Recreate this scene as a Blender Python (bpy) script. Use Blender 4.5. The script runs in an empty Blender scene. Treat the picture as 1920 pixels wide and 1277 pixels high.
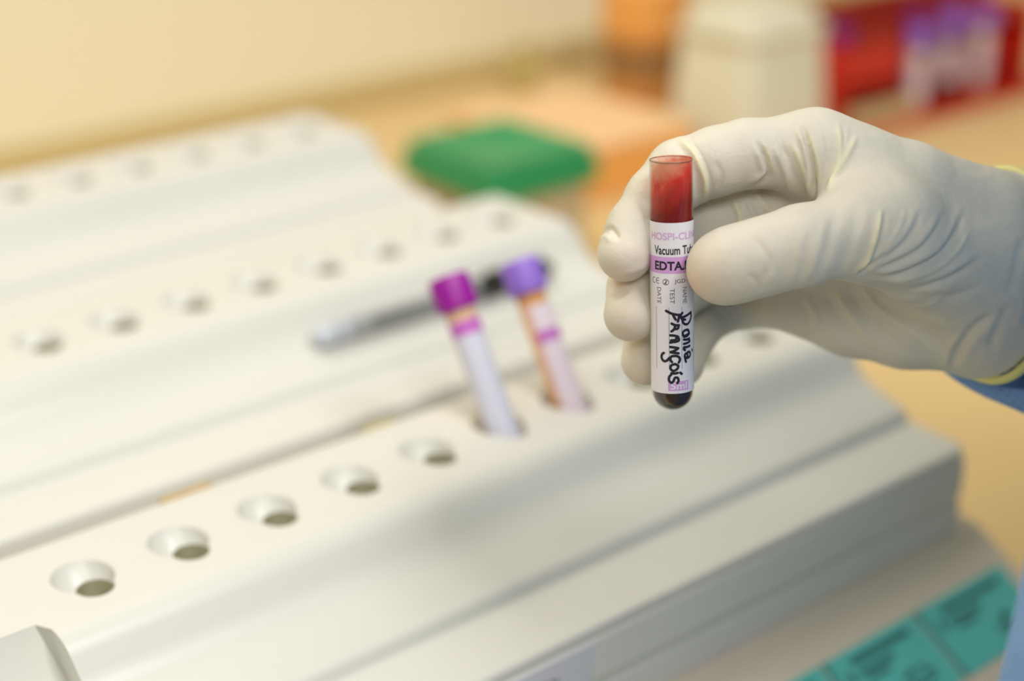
import bpy, bmesh, math, random
import numpy as np
from mathutils import Vector, Matrix

# ---------------------------------------------------------------- camera, world, lights, exposure
S = 0.001                      # the scene is laid out in millimetres
ZC = 420.0                     # camera height above the counter top
FPX = 3200.0                   # focal length in pixels of the 1920x1277 frame (60 mm on 36 mm)
PITCH = math.radians(22.7)
SP, CP = math.sin(PITCH), math.cos(PITCH)
scene = bpy.context.scene
cam_d = bpy.data.cameras.new('camera')
cam_d.sensor_width = 36.0
cam_d.lens = 60.0
cam_d.clip_start = 0.02
cam_d.dof.use_dof = True
cam_d.dof.focus_distance = 0.516
cam_d.dof.aperture_fstop = 3.7
cam = bpy.data.objects.new('camera', cam_d)
scene.collection.objects.link(cam)
cam.location = (0, 0, ZC * S)
cam.rotation_euler = (math.pi / 2 - PITCH, 0, 0)
scene.camera = cam
scene.cycles.max_bounces = 8
scene.cycles.diffuse_bounces = 4

world = bpy.data.worlds.new('room_light')
scene.world = world
world.use_nodes = True
bg = world.node_tree.nodes['Background']
bg.inputs[0].default_value = (1.0, 0.91, 0.68, 1)
bg.inputs[1].default_value = 0.28


def area_light(name, loc, target, size, power, color):
    d = bpy.data.lights.new(name, 'AREA')
    d.shape = 'RECTANGLE'
    d.size, d.size_y = size
    d.energy = power
    d.color = color
    o = bpy.data.objects.new(name, d)
    scene.collection.objects.link(o)
    o.location = loc
    o.rotation_euler = (Vector(target) - Vector(loc)).to_track_quat('-Z', 'Y').to_euler()
    return o


# fluorescent ceiling panels of the laboratory, right and left, and an added rear fill
area_light('ceiling_panel_right', (0.85, -0.20, 1.75), (0.1, 0.55, 0.1), (0.6, 0.6), 23, (1.0, 0.99, 0.975))
area_light('ceiling_panel_left', (-0.70, 0.95, 1.75), (-0.3, 1.1, 0.1), (1.2, 0.8), 17.5, (1.0, 0.99, 0.975))
area_light('rear_fill', (0.10, -1.10, 1.40), (0.05, 0.6, 0.1), (1.0, 0.5), 12, (1.0, 0.99, 0.975))  # added fill behind the camera to lift the front faces

scene.view_settings.view_transform = 'Standard'
scene.view_settings.look = 'None'
scene.view_settings.exposure = 0.14
scene.view_settings.gamma = 1.0
scene.view_settings.use_curve_mapping = False

# ---------------------------------------------------------------- coordinates
RV = np.array([1.0, 0, 0]); FV = np.array([0, CP, -SP]); UV = np.array([0, SP, CP])
YAW = math.radians(49.35)
UD = np.array([math.sin(YAW), math.cos(YAW), 0.0])      # along the rows of holes
VD = np.array([-math.cos(YAW), math.sin(YAW), 0.0])     # towards the wall
ZD = np.array([0, 0, 1.0])
C0 = np.array([0, 0, ZC])


def at(x, y, d):
    """point seen at photograph pixel x, y at d millimetres along the view axis (mm, counter top z=0)"""
    return C0 + (FV + (x - 960) / FPX * RV - (y - 638.5) / FPX * UV) * d


def M(u, v, z):
    """machine frame: u along rows, v to the wall, z height above the counter (mm)"""
    return u * UD + v * VD + z * ZD


# ---------------------------------------------------------------- materials
def nodes_of(m):
    m.use_nodes = True
    nt = m.node_tree
    return nt, nt.nodes['Principled BSDF']


def mat(name, col, rough=0.5, var=0.0, vscale=40.0, bump=0.0, bscale=300.0, spec=0.5, sss=0.0, metallic=0.0, trans=0.0, alpha=1.0):
    m = bpy.data.materials.new(name)
    nt, p = nodes_of(m)
    p.inputs['Base Color'].default_value = (*col, 1)
    p.inputs['Roughness'].default_value = rough
    p.inputs['Specular IOR Level'].default_value = spec
    p.inputs['Metallic'].default_value = metallic
    p.inputs['Transmission Weight'].default_value = trans
    p.inputs['Alpha'].default_value = alpha
    if sss:
        p.inputs['Subsurface Weight'].default_value = sss
        p.inputs['Subsurface Radius'].default_value = (0.004, 0.003, 0.002)
        p.inputs['Subsurface Scale'].default_value = 1.0
    tc = nt.nodes.new('ShaderNodeTexCoord')
    if var:
        n = nt.nodes.new('ShaderNodeTexNoise'); n.inputs['Scale'].default_value = vscale
        n.inputs['Detail'].default_value = 4
        nt.links.new(tc.outputs['Object'], n.inputs['Vector'])
        r = nt.nodes.new('ShaderNodeMixRGB')
        r.inputs[1].default_value = (*[c * (1 - var) for c in col], 1)
        r.inputs[2].default_value = (*[min(1, c * (1 + var)) for c in col], 1)
        nt.links.new(n.outputs['Fac'], r.inputs[0])
        nt.links.new(r.outputs[0], p.inputs['Base Color'])
    if bump:
        n2 = nt.nodes.new('ShaderNodeTexNoise'); n2.inputs['Scale'].default_value = bscale
        n2.inputs['Detail'].default_value = 3
        nt.links.new(tc.outputs['Object'], n2.inputs['Vector'])
        b = nt.nodes.new('ShaderNodeBump'); b.inputs['Strength'].default_value = bump
        b.inputs['Distance'].default_value = 0.0005
        nt.links.new(n2.outputs['Fac'], b.inputs['Height'])
        nt.links.new(b.outputs[0], p.inputs['Normal'])
    return m


def srgb(r, g, b):
    f = lambda c: ((c / 255 + 0.055) / 1.055) ** 2.4 if c / 255 > 0.04045 else c / 255 / 12.92
    return (f(r), f(g), f(b))


CREAM = mat('cream_plastic', srgb(209, 208, 200), 0.34, var=0.02, vscale=15, bump=0.05, bscale=900)
PANEL = mat('grey_white_panel', srgb(222, 221, 214), 0.5, var=0.02)
FLANGE = mat('beige_base_plastic', srgb(226, 214, 194), 0.5, var=0.03)
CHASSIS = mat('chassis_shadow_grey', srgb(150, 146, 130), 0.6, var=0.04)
PAPER = mat('white_paper', srgb(226, 224, 232), 0.6, var=0.01)
INK = mat('black_ink', srgb(30, 26, 42), 0.5, var=0.05, vscale=400)
INKGREY = mat('grey_print', srgb(92, 90, 100), 0.6, var=0.05)
LILAC = mat('lilac_print', srgb(204, 156, 214), 0.6, var=0.03)
LILACTXT = mat('lilac_lettering', srgb(206, 168, 214), 0.6, var=0.03)
TEAL = mat('teal_sticker', srgb(96, 200, 190), 0.45, var=0.04)
TEALINK = mat('teal_dark_print', srgb(58, 112, 108), 0.6, var=0.15, vscale=300)
TEALSEAM = mat('teal_pale_seam', srgb(78, 150, 140), 0.6, var=0.05)
GREEN = mat('green_plastic', srgb(40, 142, 84), 0.38, var=0.05)
BOXBODY = mat('clouded_box_plastic', srgb(188, 170, 138), 0.4, var=0.04)
ORANGE = mat('orange_card', srgb(236, 166, 84), 0.6, var=0.05)
ORANGE_LIT = mat('orange_card_lit', srgb(238, 196, 146), 0.6, var=0.04)
BROWNORANGE = mat('brown_orange_plastic', srgb(206, 140, 72), 0.5, var=0.08)
BROWN = mat('brown_label', srgb(150, 110, 62), 0.6, var=0.1)
BOXWHITE = mat('pale_box_plastic', srgb(214, 208, 184), 0.55, var=0.02)
RED = mat('red_plastic', srgb(196, 34, 20), 0.35, var=0.1)
REDDARK = mat('brown_red_plastic', srgb(158, 42, 24), 0.45, var=0.1)
RAIL = mat('cream_rail_plastic', srgb(196, 174, 128), 0.5, var=0.05)
VIOLET = mat('violet_cap', srgb(146, 108, 206), 0.4, var=0.04)
PURPLE = mat('purple_cap', srgb(112, 10, 120), 0.4, var=0.05)
MAGENTA = mat('magenta_cap', srgb(152, 0, 150), 0.38, var=0.04)
TUBEPLASTIC = mat('clear_tube_plastic', srgb(224, 190, 150), 0.15, var=0.03)
AMBER = mat('plasma_amber', srgb(214, 158, 102), 0.2, var=0.06)
BLOODPINK = mat('blood_in_tube', srgb(120, 52, 40), 0.3, var=0.1)
LABELBLUE = mat('bluish_white_label', srgb(206, 206, 220), 0.6, var=0.05, vscale=300)
LABELPINK = mat('pinkish_white_label', srgb(222, 206, 216), 0.6, var=0.03)
BAND = mat('magenta_band_print', srgb(192, 100, 188), 0.6, var=0.05)
PENGREY = mat('grey_pen_barrel', srgb(150, 152, 152), 0.35, var=0.05)
PENTIP = mat('pale_pen_end', srgb(190, 196, 206), 0.35, var=0.02)
PENPRINT = mat('pen_print', srgb(92, 92, 88), 0.5, var=0.2, vscale=250)
BLACK = mat('black_plastic', srgb(24, 24, 20), 0.35, var=0.1)
CUFF = mat('inner_knit_cuff', srgb(206, 204, 160), 0.8, var=0.05, vscale=200)
RIM = mat('yellow_latex_rim', srgb(222, 214, 138), 0.45, var=0.04)
STAIN = mat('rust_stain', srgb(190, 158, 100), 0.8, var=0.2, vscale=200)
TRIM = mat('yellow_cream_trim', srgb(206, 186, 132), 0.6, var=0.04)


def glove_material():
    m = bpy.data.materials.new('latex_glove')
    nt, p = nodes_of(m)
    tc = nt.nodes.new('ShaderNodeTexCoord')
    at_ = nt.nodes.new('ShaderNodeAttribute'); at_.attribute_name = 'fold'
    n = nt.nodes.new('ShaderNodeTexNoise'); n.inputs['Scale'].default_value = 55; n.inputs['Detail'].default_value = 5
    nt.links.new(tc.outputs['Object'], n.inputs['Vector'])
    c1 = nt.nodes.new('ShaderNodeMixRGB')
    c1.inputs[1].default_value = (*srgb(200, 194, 178), 1)
    c1.inputs[2].default_value = (*srgb(216, 209, 193), 1)
    nt.links.new(n.outputs['Fac'], c1.inputs[0])
    c2 = nt.nodes.new('ShaderNodeMixRGB')
    c2.inputs[2].default_value = (*srgb(226, 221, 180), 1)       # doubled latex in a fold is yellower
    nt.links.new(at_.outputs['Fac'], c2.inputs[0])
    nt.links.new(c1.outputs[0], c2.inputs[1])
    sk = nt.nodes.new('ShaderNodeAttribute'); sk.attribute_name = 'skin'
    c3 = nt.nodes.new('ShaderNodeMixRGB')
    c3.inputs[2].default_value = (*srgb(220, 190, 172), 1)       # skin showing through stretched latex
    nt.links.new(sk.outputs['Fac'], c3.inputs[0]); nt.links.new(c2.outputs[0], c3.inputs[1])
    nt.links.new(c3.outputs[0], p.inputs['Base Color'])
    p.inputs['Roughness'].default_value = 0.55
    p.inputs['Specular IOR Level'].default_value = 0.35
    g = nt.nodes.new('ShaderNodeTexNoise'); g.inputs['Scale'].default_value = 1300; g.inputs['Detail'].default_value = 2
    nt.links.new(tc.outputs['Object'], g.inputs['Vector'])
    g2 = nt.nodes.new('ShaderNodeTexNoise'); g2.inputs['Scale'].default_value = 140; g2.inputs['Detail'].default_value = 4
    nt.links.new(tc.outputs['Object'], g2.inputs['Vector'])
    b = nt.nodes.new('ShaderNodeBump'); b.inputs['Strength'].default_value = 0.22; b.inputs['Distance'].default_value = 0.0003
    nt.links.new(g.outputs['Fac'], b.inputs['Height'])
    b2 = nt.nodes.new('ShaderNodeBump'); b2.inputs['Strength'].default_value = 0.4; b2.inputs['Distance'].default_value = 0.0012
    nt.links.new(g2.outputs['Fac'], b2.inputs['Height'])
    nt.links.new(b.outputs[0], b2.inputs['Normal'])
    nt.links.new(b2.outputs[0], p.inputs['Normal'])
    return m


def gown_material():
    m = bpy.data.materials.new('blue_nonwoven_gown')
    nt, p = nodes_of(m)
    tc = nt.nodes.new('ShaderNodeTexCoord')
    vo = nt.nodes.new('ShaderNodeTexVoronoi'); vo.inputs['Scale'].default_value = 420
    vo.inputs['Randomness'].default_value = 0.15
    nt.links.new(tc.outputs['Object'], vo.inputs['Vector'])
    r = nt.nodes.new('ShaderNodeValToRGB')
    r.color_ramp.elements[0].position = 0.16; r.color_ramp.elements[0].color = (*srgb(74, 114, 178), 1)
    r.color_ramp.elements[1].position = 0.30; r.color_ramp.elements[1].color = (*srgb(120, 160, 214), 1)
    nt.links.new(vo.outputs['Distance'], r.inputs[0])
    nt.links.new(r.outputs[0], p.inputs['Base Color'])
    p.inputs['Roughness'].default_value = 0.8
    b = nt.nodes.new('ShaderNodeBump'); b.inputs['Strength'].default_value = 0.4; b.inputs['Distance'].default_value = 0.0005
    nt.links.new(vo.outputs['Distance'], b.inputs['Height'])
    nt.links.new(b.outputs[0], p.inputs['Normal'])
    return m


def glass_material():
    m = bpy.data.materials.new('thin_clear_glass')
    m.use_nodes = True
    nt = m.node_tree
    nt.nodes.clear()
    out = nt.nodes.new('ShaderNodeOutputMaterial')
    tr = nt.nodes.new('ShaderNodeBsdfTransparent'); tr.inputs[0].default_value = (0.97, 0.97, 0.95, 1)
    gl = nt.nodes.new('ShaderNodeBsdfGlossy'); gl.inputs['Roughness'].default_value = 0.03
    lw = nt.nodes.new('ShaderNodeLayerWeight'); lw.inputs[0].default_value = 0.5
    pw = nt.nodes.new('ShaderNodeMath'); pw.operation = 'POWER'; pw.inputs[1].default_value = 5.0
    nt.links.new(lw.outputs['Facing'], pw.inputs[0])
    fr = nt.nodes.new('ShaderNodeMath'); fr.operation = 'MULTIPLY_ADD'; fr.inputs[1].default_value = 0.7; fr.inputs[2].default_value = 0.035
    nt.links.new(pw.outputs[0], fr.inputs[0])
    mx = nt.nodes.new('ShaderNodeMixShader')
    nt.links.new(fr.outputs[0], mx.inputs[0]); nt.links.new(tr.outputs[0], mx.inputs[1]); nt.links.new(gl.outputs[0], mx.inputs[2])
    nt.links.new(mx.outputs[0], out.inputs[0])
    return m


def film_material(h0, h1):
    """blood smeared on the inside wall: opaque low down, streaky and thin at the top (local z in metres)"""
    m = bpy.data.materials.new('blood_film')
    m.use_nodes = True
    nt = m.node_tree
    nt.nodes.clear()
    L = nt.links.new
    out = nt.nodes.new('ShaderNodeOutputMaterial')
    at_ = nt.nodes.new('ShaderNodeAttribute'); at_.attribute_name = 'wall'     # x: angle, y: height 0..1
    sep = nt.nodes.new('ShaderNodeSeparateXYZ'); L(at_.outputs['Vector'], sep.inputs[0])
    n = nt.nodes.new('ShaderNodeTexNoise'); n.inputs['Scale'].default_value = 2.6; n.inputs['Detail'].default_value = 5
    mp = nt.nodes.new('ShaderNodeMapping'); mp.inputs['Scale'].default_value = (0.9, 1.7, 1); mp.inputs['Rotation'].default_value = (0, 0, -0.5)
    L(at_.outputs['Vector'], mp.inputs[0]); L(mp.outputs[0], n.inputs['Vector'])
    # thickness = 1.25*(1-h)^1 + side term + noise
    a = nt.nodes.new('ShaderNodeMath'); a.operation = 'MULTIPLY_ADD'; a.inputs[1].default_value = -1.2; a.inputs[2].default_value = 1.42
    L(sep.outputs[1], a.inputs[0])
    s_ = nt.nodes.new('ShaderNodeMath'); s_.operation = 'MULTIPLY_ADD'; s_.inputs[1].default_value = 0.20
    L(sep.outputs[0], s_.inputs[0]); L(a.outputs[0], s_.inputs[2])
    k = nt.nodes.new('ShaderNodeMath'); k.operation = 'MULTIPLY_ADD'; k.inputs[1].default_value = 0.5
    L(n.outputs['Fac'], k.inputs[0]); L(s_.outputs[0], k.inputs[2])
    k2 = nt.nodes.new('ShaderNodeMath'); k2.operation = 'SUBTRACT'; k2.inputs[1].default_value = 0.40
    L(k.outputs[0], k2.inputs[0])
    ramp = nt.nodes.new('ShaderNodeValToRGB')
    ramp.color_ramp.elements[0].position = 0.05; ramp.color_ramp.elements[0].color = (*srgb(244, 190, 158), 1)
    ramp.color_ramp.elements[1].position = 0.95; ramp.color_ramp.elements[1].color = (*srgb(150, 0, 12), 1)
    e = ramp.color_ramp.elements.new(0.42); e.color = (*srgb(230, 62, 46), 1)
    L(k2.outputs[0], ramp.inputs[0])
    al = nt.nodes.new('ShaderNodeMapRange'); al.inputs['From Min'].default_value = -0.22; al.inputs['From Max'].default_value = 0.20
    al.inputs['To Max'].default_value = 0.94
    L(k2.outputs[0], al.inputs[0])
    df = nt.nodes.new('ShaderNodeBsdfDiffuse'); L(ramp.outputs[0], df.inputs[0])
    tl = nt.nodes.new('ShaderNodeBsdfTranslucent'); L(ramp.outputs[0], tl.inputs[0])
    m1 = nt.nodes.new('ShaderNodeMixShader'); m1.inputs[0].default_value = 0.35
    L(df.outputs[0], m1.inputs[1]); L(tl.outputs[0], m1.inputs[2])
    tr = nt.nodes.new('ShaderNodeBsdfTransparent')
    m2 = nt.nodes.new('ShaderNodeMixShader')
    L(al.outputs[0], m2.inputs[0]); L(tr.outputs[0], m2.inputs[1]); L(m1.outputs[0], m2.inputs[2])
    L(m2.outputs[0], out.inputs[0])
    return m


def wall_material():
    m = mat('cream_wall_paint', srgb(244, 236, 204), 0.7, var=0.015, vscale=3, bump=0.05, bscale=400)
    return m


def counter_material():
    return mat('tan_counter_laminate', srgb(220, 190, 134), 0.45, var=0.05, vscale=8, bump=0.03, bscale=500)


GLOVE = glove_material(); GOWN = gown_material(); GLASS = glass_material()
WALL = wall_material(); COUNTER = counter_material()
BLOOD = mat('dark_blood', srgb(34, 4, 8), 0.12, var=0.15, vscale=200)

# ---------------------------------------------------------------- object helpers
COL = scene.collection


def root_of(o):
    while o.parent:
        o = o.parent
    return o


def obj(name, verts, faces, material, parent=None, smooth=True, base=None):
    """verts in mm in the room frame; the mesh is stored relative to its thing's base"""
    me = bpy.data.meshes.new(name)
    v = np.asarray(verts, float) * S
    loc = np.zeros(3)
    if parent is not None:
        loc = np.array(root_of(parent).location)
    elif base is not None:
        loc = np.asarray(base, float) * S
    v = v - loc
    me.from_pydata([tuple(p) for p in v], [], [tuple(f) for f in faces])
    me.update()
    if smooth:
        me.polygons.foreach_set('use_smooth', [True] * len(me.polygons))
    o = bpy.data.objects.new(name, me)
    COL.objects.link(o)
    if parent is not None:
        o.parent = parent
    elif base is not None:
        o.location = loc
    if material:
        me.materials.append(material)
    return o


def tag(o, label, cat, group=None):
    o['label'] = label
    o['category'] = cat
    if group:
        o['group'] = group
    return o


def thing(name, base, label, cat, group=None):
    o = bpy.data.objects.new(name, None)
    COL.objects.link(o)
    o.location = np.asarray(base, float) * S
    o.empty_display_size = 0.02
    return tag(o, label, cat, group)


def structure(o):
    o['kind'] = 'structure'
    return o


def bevel(o, w, seg=3, angle=35):
    b = o.modifiers.new('bevel', 'BEVEL')
    b.width = w * S
    b.segments = seg
    b.limit_method = 'ANGLE'
    b.angle_limit = math.radians(angle)
    return o


def box_vf(u0, u1, v0, v1, z0, z1, frame=M):
    vs = [frame(u, v, z) for z in (z0, z1) for v in (v0, v1) for u in (u0, u1)]
    fs = [(0, 2, 3, 1), (4, 5, 7, 6), (0, 1, 5, 4), (2, 6, 7, 3), (0, 4, 6, 2), (1, 3, 7, 5)]
    return vs, fs


def join(*parts):
    V, Fc = [], []
    for v, f in parts:
        n = len(V)
        V += list(v)
        Fc += [tuple(i + n for i in q) for q in f]
    return V, Fc


def frame_from_axis(A, ref):
    A = np.asarray(A, float); A = A / np.linalg.norm(A)
    X = np.cross(ref, A); X /= np.linalg.norm(X)
    Y = np.cross(A, X)
    return X, Y, A


def lathe(base, axis, prof, n=32, ref=(0.3, 0.9, 0.1), cap0=True, cap1=True):
    """prof = [(h, r)]; rings round the axis"""
    X, Y, A = frame_from_axis(axis, np.asarray(ref, float))
    base = np.asarray(base, float)
    V, Fc = [], []
    for h, r in prof:
        for i in range(n):
            t = 2 * math.pi * i / n
            V.append(base + A * h + (X * math.cos(t) + Y * math.sin(t)) * r)
    for k in range(len(prof) - 1):
        for i in range(n):
            j = (i + 1) % n
            Fc.append((k * n + i, k * n + j, (k + 1) * n + j, (k + 1) * n + i))
    if cap0:
        Fc.append(tuple(range(n - 1, -1, -1)))
    if cap1:
        Fc.append(tuple((len(prof) - 1) * n + i for i in range(n)))
    return V, Fc


def fillet(poly, radii, seg=5):
    """round the corners of a closed 2-D polygon"""
    out = []
    n = len(poly)
    for i in range(n):
        p = np.array(poly[i], float); a = np.array(poly[i - 1], float); b = np.array(poly[(i + 1) % n], float)
        r = radii[i]
        if r <= 0:
            out.append(p); continue
        da = (a - p) / np.linalg.norm(a - p); db = (b - p) / np.linalg.norm(b - p)
        t = min(r, 0.45 * np.linalg.norm(a - p), 0.45 * np.linalg.norm(b - p))
        p0 = p + da * t; p1 = p + db * t
        for k in range(seg + 1):
            s = k / seg
            out.append((1 - s) ** 2 * p0 + 2 * s * (1 - s) * p + s ** 2 * p1)
    return out


def extrude_profile(poly, u0, u1, end_r=0, seg=4):
    """extrude a closed (v,z) polygon along u; the ends are rounded by shrinking the outline"""
    P = np.array(poly)
    n = len(P)
    if end_r:
        left = [(u0 + end_r * (1 - math.cos(math.pi / 2 * k / seg)), end_r * (1 - math.sin(math.pi / 2 * k / seg))) for k in range(seg + 1)]
        right = [(u1 - end_r * (1 - math.cos(math.pi / 2 * k / seg)), end_r * (1 - math.sin(math.pi / 2 * k / seg))) for k in range(seg, -1, -1)]
        stations = left + right
    else:
        stations = [(u0, 0), (u1, 0)]
    V, Fc = [], []
    for u, ins in stations:
        # shrink towards the middle of the outline: never folds over itself
        cen = (P.max(0) + P.min(0)) / 2; half = (P.max(0) - P.min(0)) / 2
        Q = cen + (P - cen) * (1 - np.minimum(ins / half, 0.9))
        for v, z in Q:
            V.append(M(u, v, z))
    for k in range(len(stations) - 1):
        for i in range(n):
            j = (i + 1) % n
            Fc.append((k * n + i, k * n + j, (k + 1) * n + j, (k + 1) * n + i))
    Fc.append(tuple(range(n - 1, -1, -1)))
    Fc.append(tuple((len(stations) - 1) * n + i for i in range(n)))
    return V, Fc


def fix_normals(o):
    bm = bmesh.new(); bm.from_mesh(o.data)
    bmesh.ops.recalc_face_normals(bm, faces=bm.faces)
    if bm.calc_volume(signed=True) < 0:
        bmesh.ops.reverse_faces(bm, faces=bm.faces)
    bm.to_mesh(o.data); bm.free()
    return o


def cut(o, cutter_vf):
    """boolean difference, applied at once"""
    c = obj('cutter', cutter_vf[0], cutter_vf[1], None)
    fix_normals(c); fix_normals(o)
    lp = o.parent
    c.location = -Vector(root_of(o).location)
    o.parent = None
    b = o.modifiers.new('cut', 'BOOLEAN'); b.object = c; b.operation = 'DIFFERENCE'; b.solver = 'EXACT'
    bpy.context.view_layer.update()
    dg = bpy.context.evaluated_depsgraph_get()
    me = bpy.data.meshes.new_from_object(o.evaluated_get(dg))
    o.modifiers.clear()
    old = o.data; o.data = me; me.name = old.name
    bpy.data.objects.remove(c)
    o.parent = lp
    return o


def shade_by_angle(o, deg=35):
    me = o.data
    me.polygons.foreach_set('use_smooth', [True] * len(me.polygons))
    me.set_sharp_from_angle(angle=math.radians(deg))


# ---------------------------------------------------------------- setting: counter and wall
def room_box(name, material, u0, u1, v0, v1, z0, z1):
    """a box turned with the room: its own axes run along the rows and towards the wall"""
    c = np.array(((u0 + u1) / 2, (v0 + v1) / 2, z0))
    vs, fs = box_vf(u0 - c[0], u1 - c[0], v0 - c[1], v1 - c[1], 0, z1 - z0, lambda u, v, z: np.array((u, v, z)))
    o = obj(name, vs, fs, material, smooth=False)
    o.location = M(*c) * S
    o.rotation_euler = (0, 0, math.pi / 2 - YAW)
    return o


counter = room_box('counter', COUNTER, -900, 2600, 268, 1304, -40, 0); bevel(counter, 3)
tag(counter, 'tan laminate counter under the machine and boxes', 'counter')
wall = structure(room_box('wall_back', WALL, -1500, 3200, 1305, 1365, -900, 1600)); wall['label'] = 'cream painted wall behind the counter'
trim = structure(room_box('trim_1', TRIM, -900, 2600, 1290, 1304.5, 0.2, 26)); bevel(trim, 5); trim['label'] = 'yellowish trim where wall meets counter'

# ---------------------------------------------------------------- the machine with three rows of holes
U0, U1 = -60.0, 592.0
ROWS = [(478.0, 120.0), (660.0, 129.5), (842.0, 139.0)]          # (v, z) of the hole rows
PITCHU, UH0 = 37.25, 220.2
LEAN = 0.60
AX = ZD + LEAN * VD; AX = AX / np.linalg.norm(AX)
machine = thing('tube_mixer', M(270, 600, 0), 'large cream plastic laboratory machine with three stepped rows of slanted tube holes', 'machine')


def tier_profile(k):
    rv, rz = ROWS[k]
    bottom = rz - 46 if k else 48.0
    pts = [(-98, -32), (-67, -31.0), (-65, -25.5), (-39, -18), (-28, 0), (35, 0), (38, bottom - rz), (-98, bottom - rz)]
    rad = [3, 1.2, 3, 8, 7, 5, 2, 2]
    return fillet([(rv + a, rz + b) for a, b in pts], rad, 5)


def hole_axis_point(k, rv, rz):
    return M(UH0 + PITCHU * k, rv, rz)


def channel_cutter(rv, rz, ks):
    """slanting channel in which a tube leans"""
    return join(*[lathe(hole_axis_point(k, rv, rz) + VD * 1.5 - UD * 1.0, AX, [(-34, 7.0), (-6, 7.0), (-4, 9.6), (2, 11.2), (25, 11.4)], 28) for k in ks])


def bore_cutter(rv, rz, ks):
    """narrow upright bore at the front end of the channel"""
    return join(*[lathe(M(UH0 + PITCHU * k - 1, rv - 6, rz - 40), ZD, [(0, 6.6), (60, 6.6)], 24) for k in ks])


HOLE_SHADE = mat('olive_grey_hole_shade', srgb(118, 116, 86), 0.6, var=0.08, vscale=200)  # dark colour stands in for shade down in the holes
for k, (rv, rz) in enumerate(ROWS):
    V_, F_ = extrude_profile(tier_profile(k), U0, U1 - (0 if k == 0 else 4), 8, 6)
    t = obj('tier', V_, F_, CREAM, machine)
    ks = range(0 if k == 0 else 1, 10)
    cut(t, channel_cutter(rv, rz, ks))
    cut(t, bore_cutter(rv, rz, ks))
    if k == 0:
        # the raised slope ends near its left end; the block beyond is set back
        poly = [(464, 124), (463, 119), (453, 101), (424, 92), (366, 91), (366, 150), (464, 150)]
        n = len(poly)
        Fn = [(i, (i + 1) % n, n + (i + 1) % n, n + i) for i in range(n)] + [tuple(range(n - 1, -1, -1)), tuple(range(n, 2 * n))]
        cut(t, ([M(-90, v, z) for v, z in poly] + [M(193 + (119 - min(z, 119)) * 0.25, v, z) for v, z in poly], Fn))
    shade_by_angle(t, 32)
    bevel(t, 1.3, 2, 40)
    # added grey-green upright sleeve paints the shade inside each empty hole
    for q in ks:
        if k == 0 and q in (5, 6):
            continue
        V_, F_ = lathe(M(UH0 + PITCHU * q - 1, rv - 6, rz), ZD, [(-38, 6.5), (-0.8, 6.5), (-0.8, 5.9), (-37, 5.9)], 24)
        obj('hole_shade_sleeve', V_, F_, HOLE_SHADE, t)
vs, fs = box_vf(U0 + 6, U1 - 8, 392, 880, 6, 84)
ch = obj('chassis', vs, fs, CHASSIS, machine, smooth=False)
# front panels under the overhanging plate, a slot between them
for z0, z1, nm in ((65.5, 83.5, 'front_panel'), (48.0, 62.0, 'front_panel')):
    vs, fs = box_vf(U0 + 3, U1 - 4, 379, 396, z0, z1)
    bevel(obj(nm, vs, fs, PANEL, machine, smooth=False), 1.2)
# sloping foot with the stickers
FV0, FZ0, FSL = 381.0, 48.0, 0.6
prof = fillet([(FV0 + 12, FZ0 + 0.5), (FV0, FZ0), (FV0 - 62, FZ0 - 62 * FSL), (FV0 - 62, 0), (FV0 + 12, 0)], [0, 2, 4, 0, 0], 4)
V_, F_ = extrude_profile(prof, U0, U1 + 12, 5, 4)
foot = obj('foot', V_, F_, FLANGE, machine); fix_normals(foot); shade_by_angle(foot, 30)


def foot_pt(u, t, lift=0.3):
    """t millimetres down the sloping face of the foot"""
    c = 1 / math.sqrt(1 + FSL * FSL)
    return M(u, FV0 - t * c, FZ0 - t * c * FSL) + (ZD - FSL * VD) * lift * c


def foot_patch(u0, u1, t0, t1, lift, thick=0.25):
    a = [foot_pt(u, t, lift - thick) for u, t in ((u0, t0), (u1, t0), (u1, t1), (u0, t1))]
    b = [foot_pt(u, t, lift) for u, t in ((u0, t0), (u1, t0), (u1, t1), (u0, t1))]
    return a + b, [(0, 1, 2, 3), (7, 6, 5, 4), (0, 4, 5, 1), (1, 5, 6, 2), (2, 6, 7, 3), (3, 7, 4, 0)]


random.seed(5)
stk = [(532, 594), (472, 531), (412, 471), (352, 411), (292, 351)]
for i, (a, b) in enumerate(stk):
    vs, fs = foot_patch(a, b, 24, 58, 0.4)
    st = obj('instruction_sticker', vs, fs, TEAL, machine, smooth=False)
    st['label'] = 'teal instruction sticker with dark print'
    vs, fs = foot_patch(a, a + 3.0, 24, 58, 0.55)
    obj('edge_strip', vs, fs, TEALSEAM, st, smooth=False)
    # blurred print: a heading, a short second line and a figure; illegible in the photograph
    L = []
    L.append(foot_patch(a + 14, b - 8, 28, 31.0, 0.6))
    L.append(foot_patch(a + 14, a + 36, 33.5, 36.0, 0.6))
    L.append(foot_patch(a + 16, a + 30, 37.5, 39.5, 0.6))
    for q in range(9):
        uu = b - 24 + random.uniform(-4, 8); tt = 42 + random.uniform(0, 9)
        L.append(foot_patch(uu, uu + random.uniform(4, 9), tt, tt + 1.4, 0.6))
    L.append(foot_patch(a + 8, a + 10.5, 32, 38, 0.6))
    vs, fs = join(*L)
    obj('print', vs, fs, TEALINK, st, smooth=False)
# paper label on the front panel
def panel_patch(u0, u1, z0, z1, v=378.6, th=0.3):
    return box_vf(u0, u1, v, v + th + 0.4, z0, z1)


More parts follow.
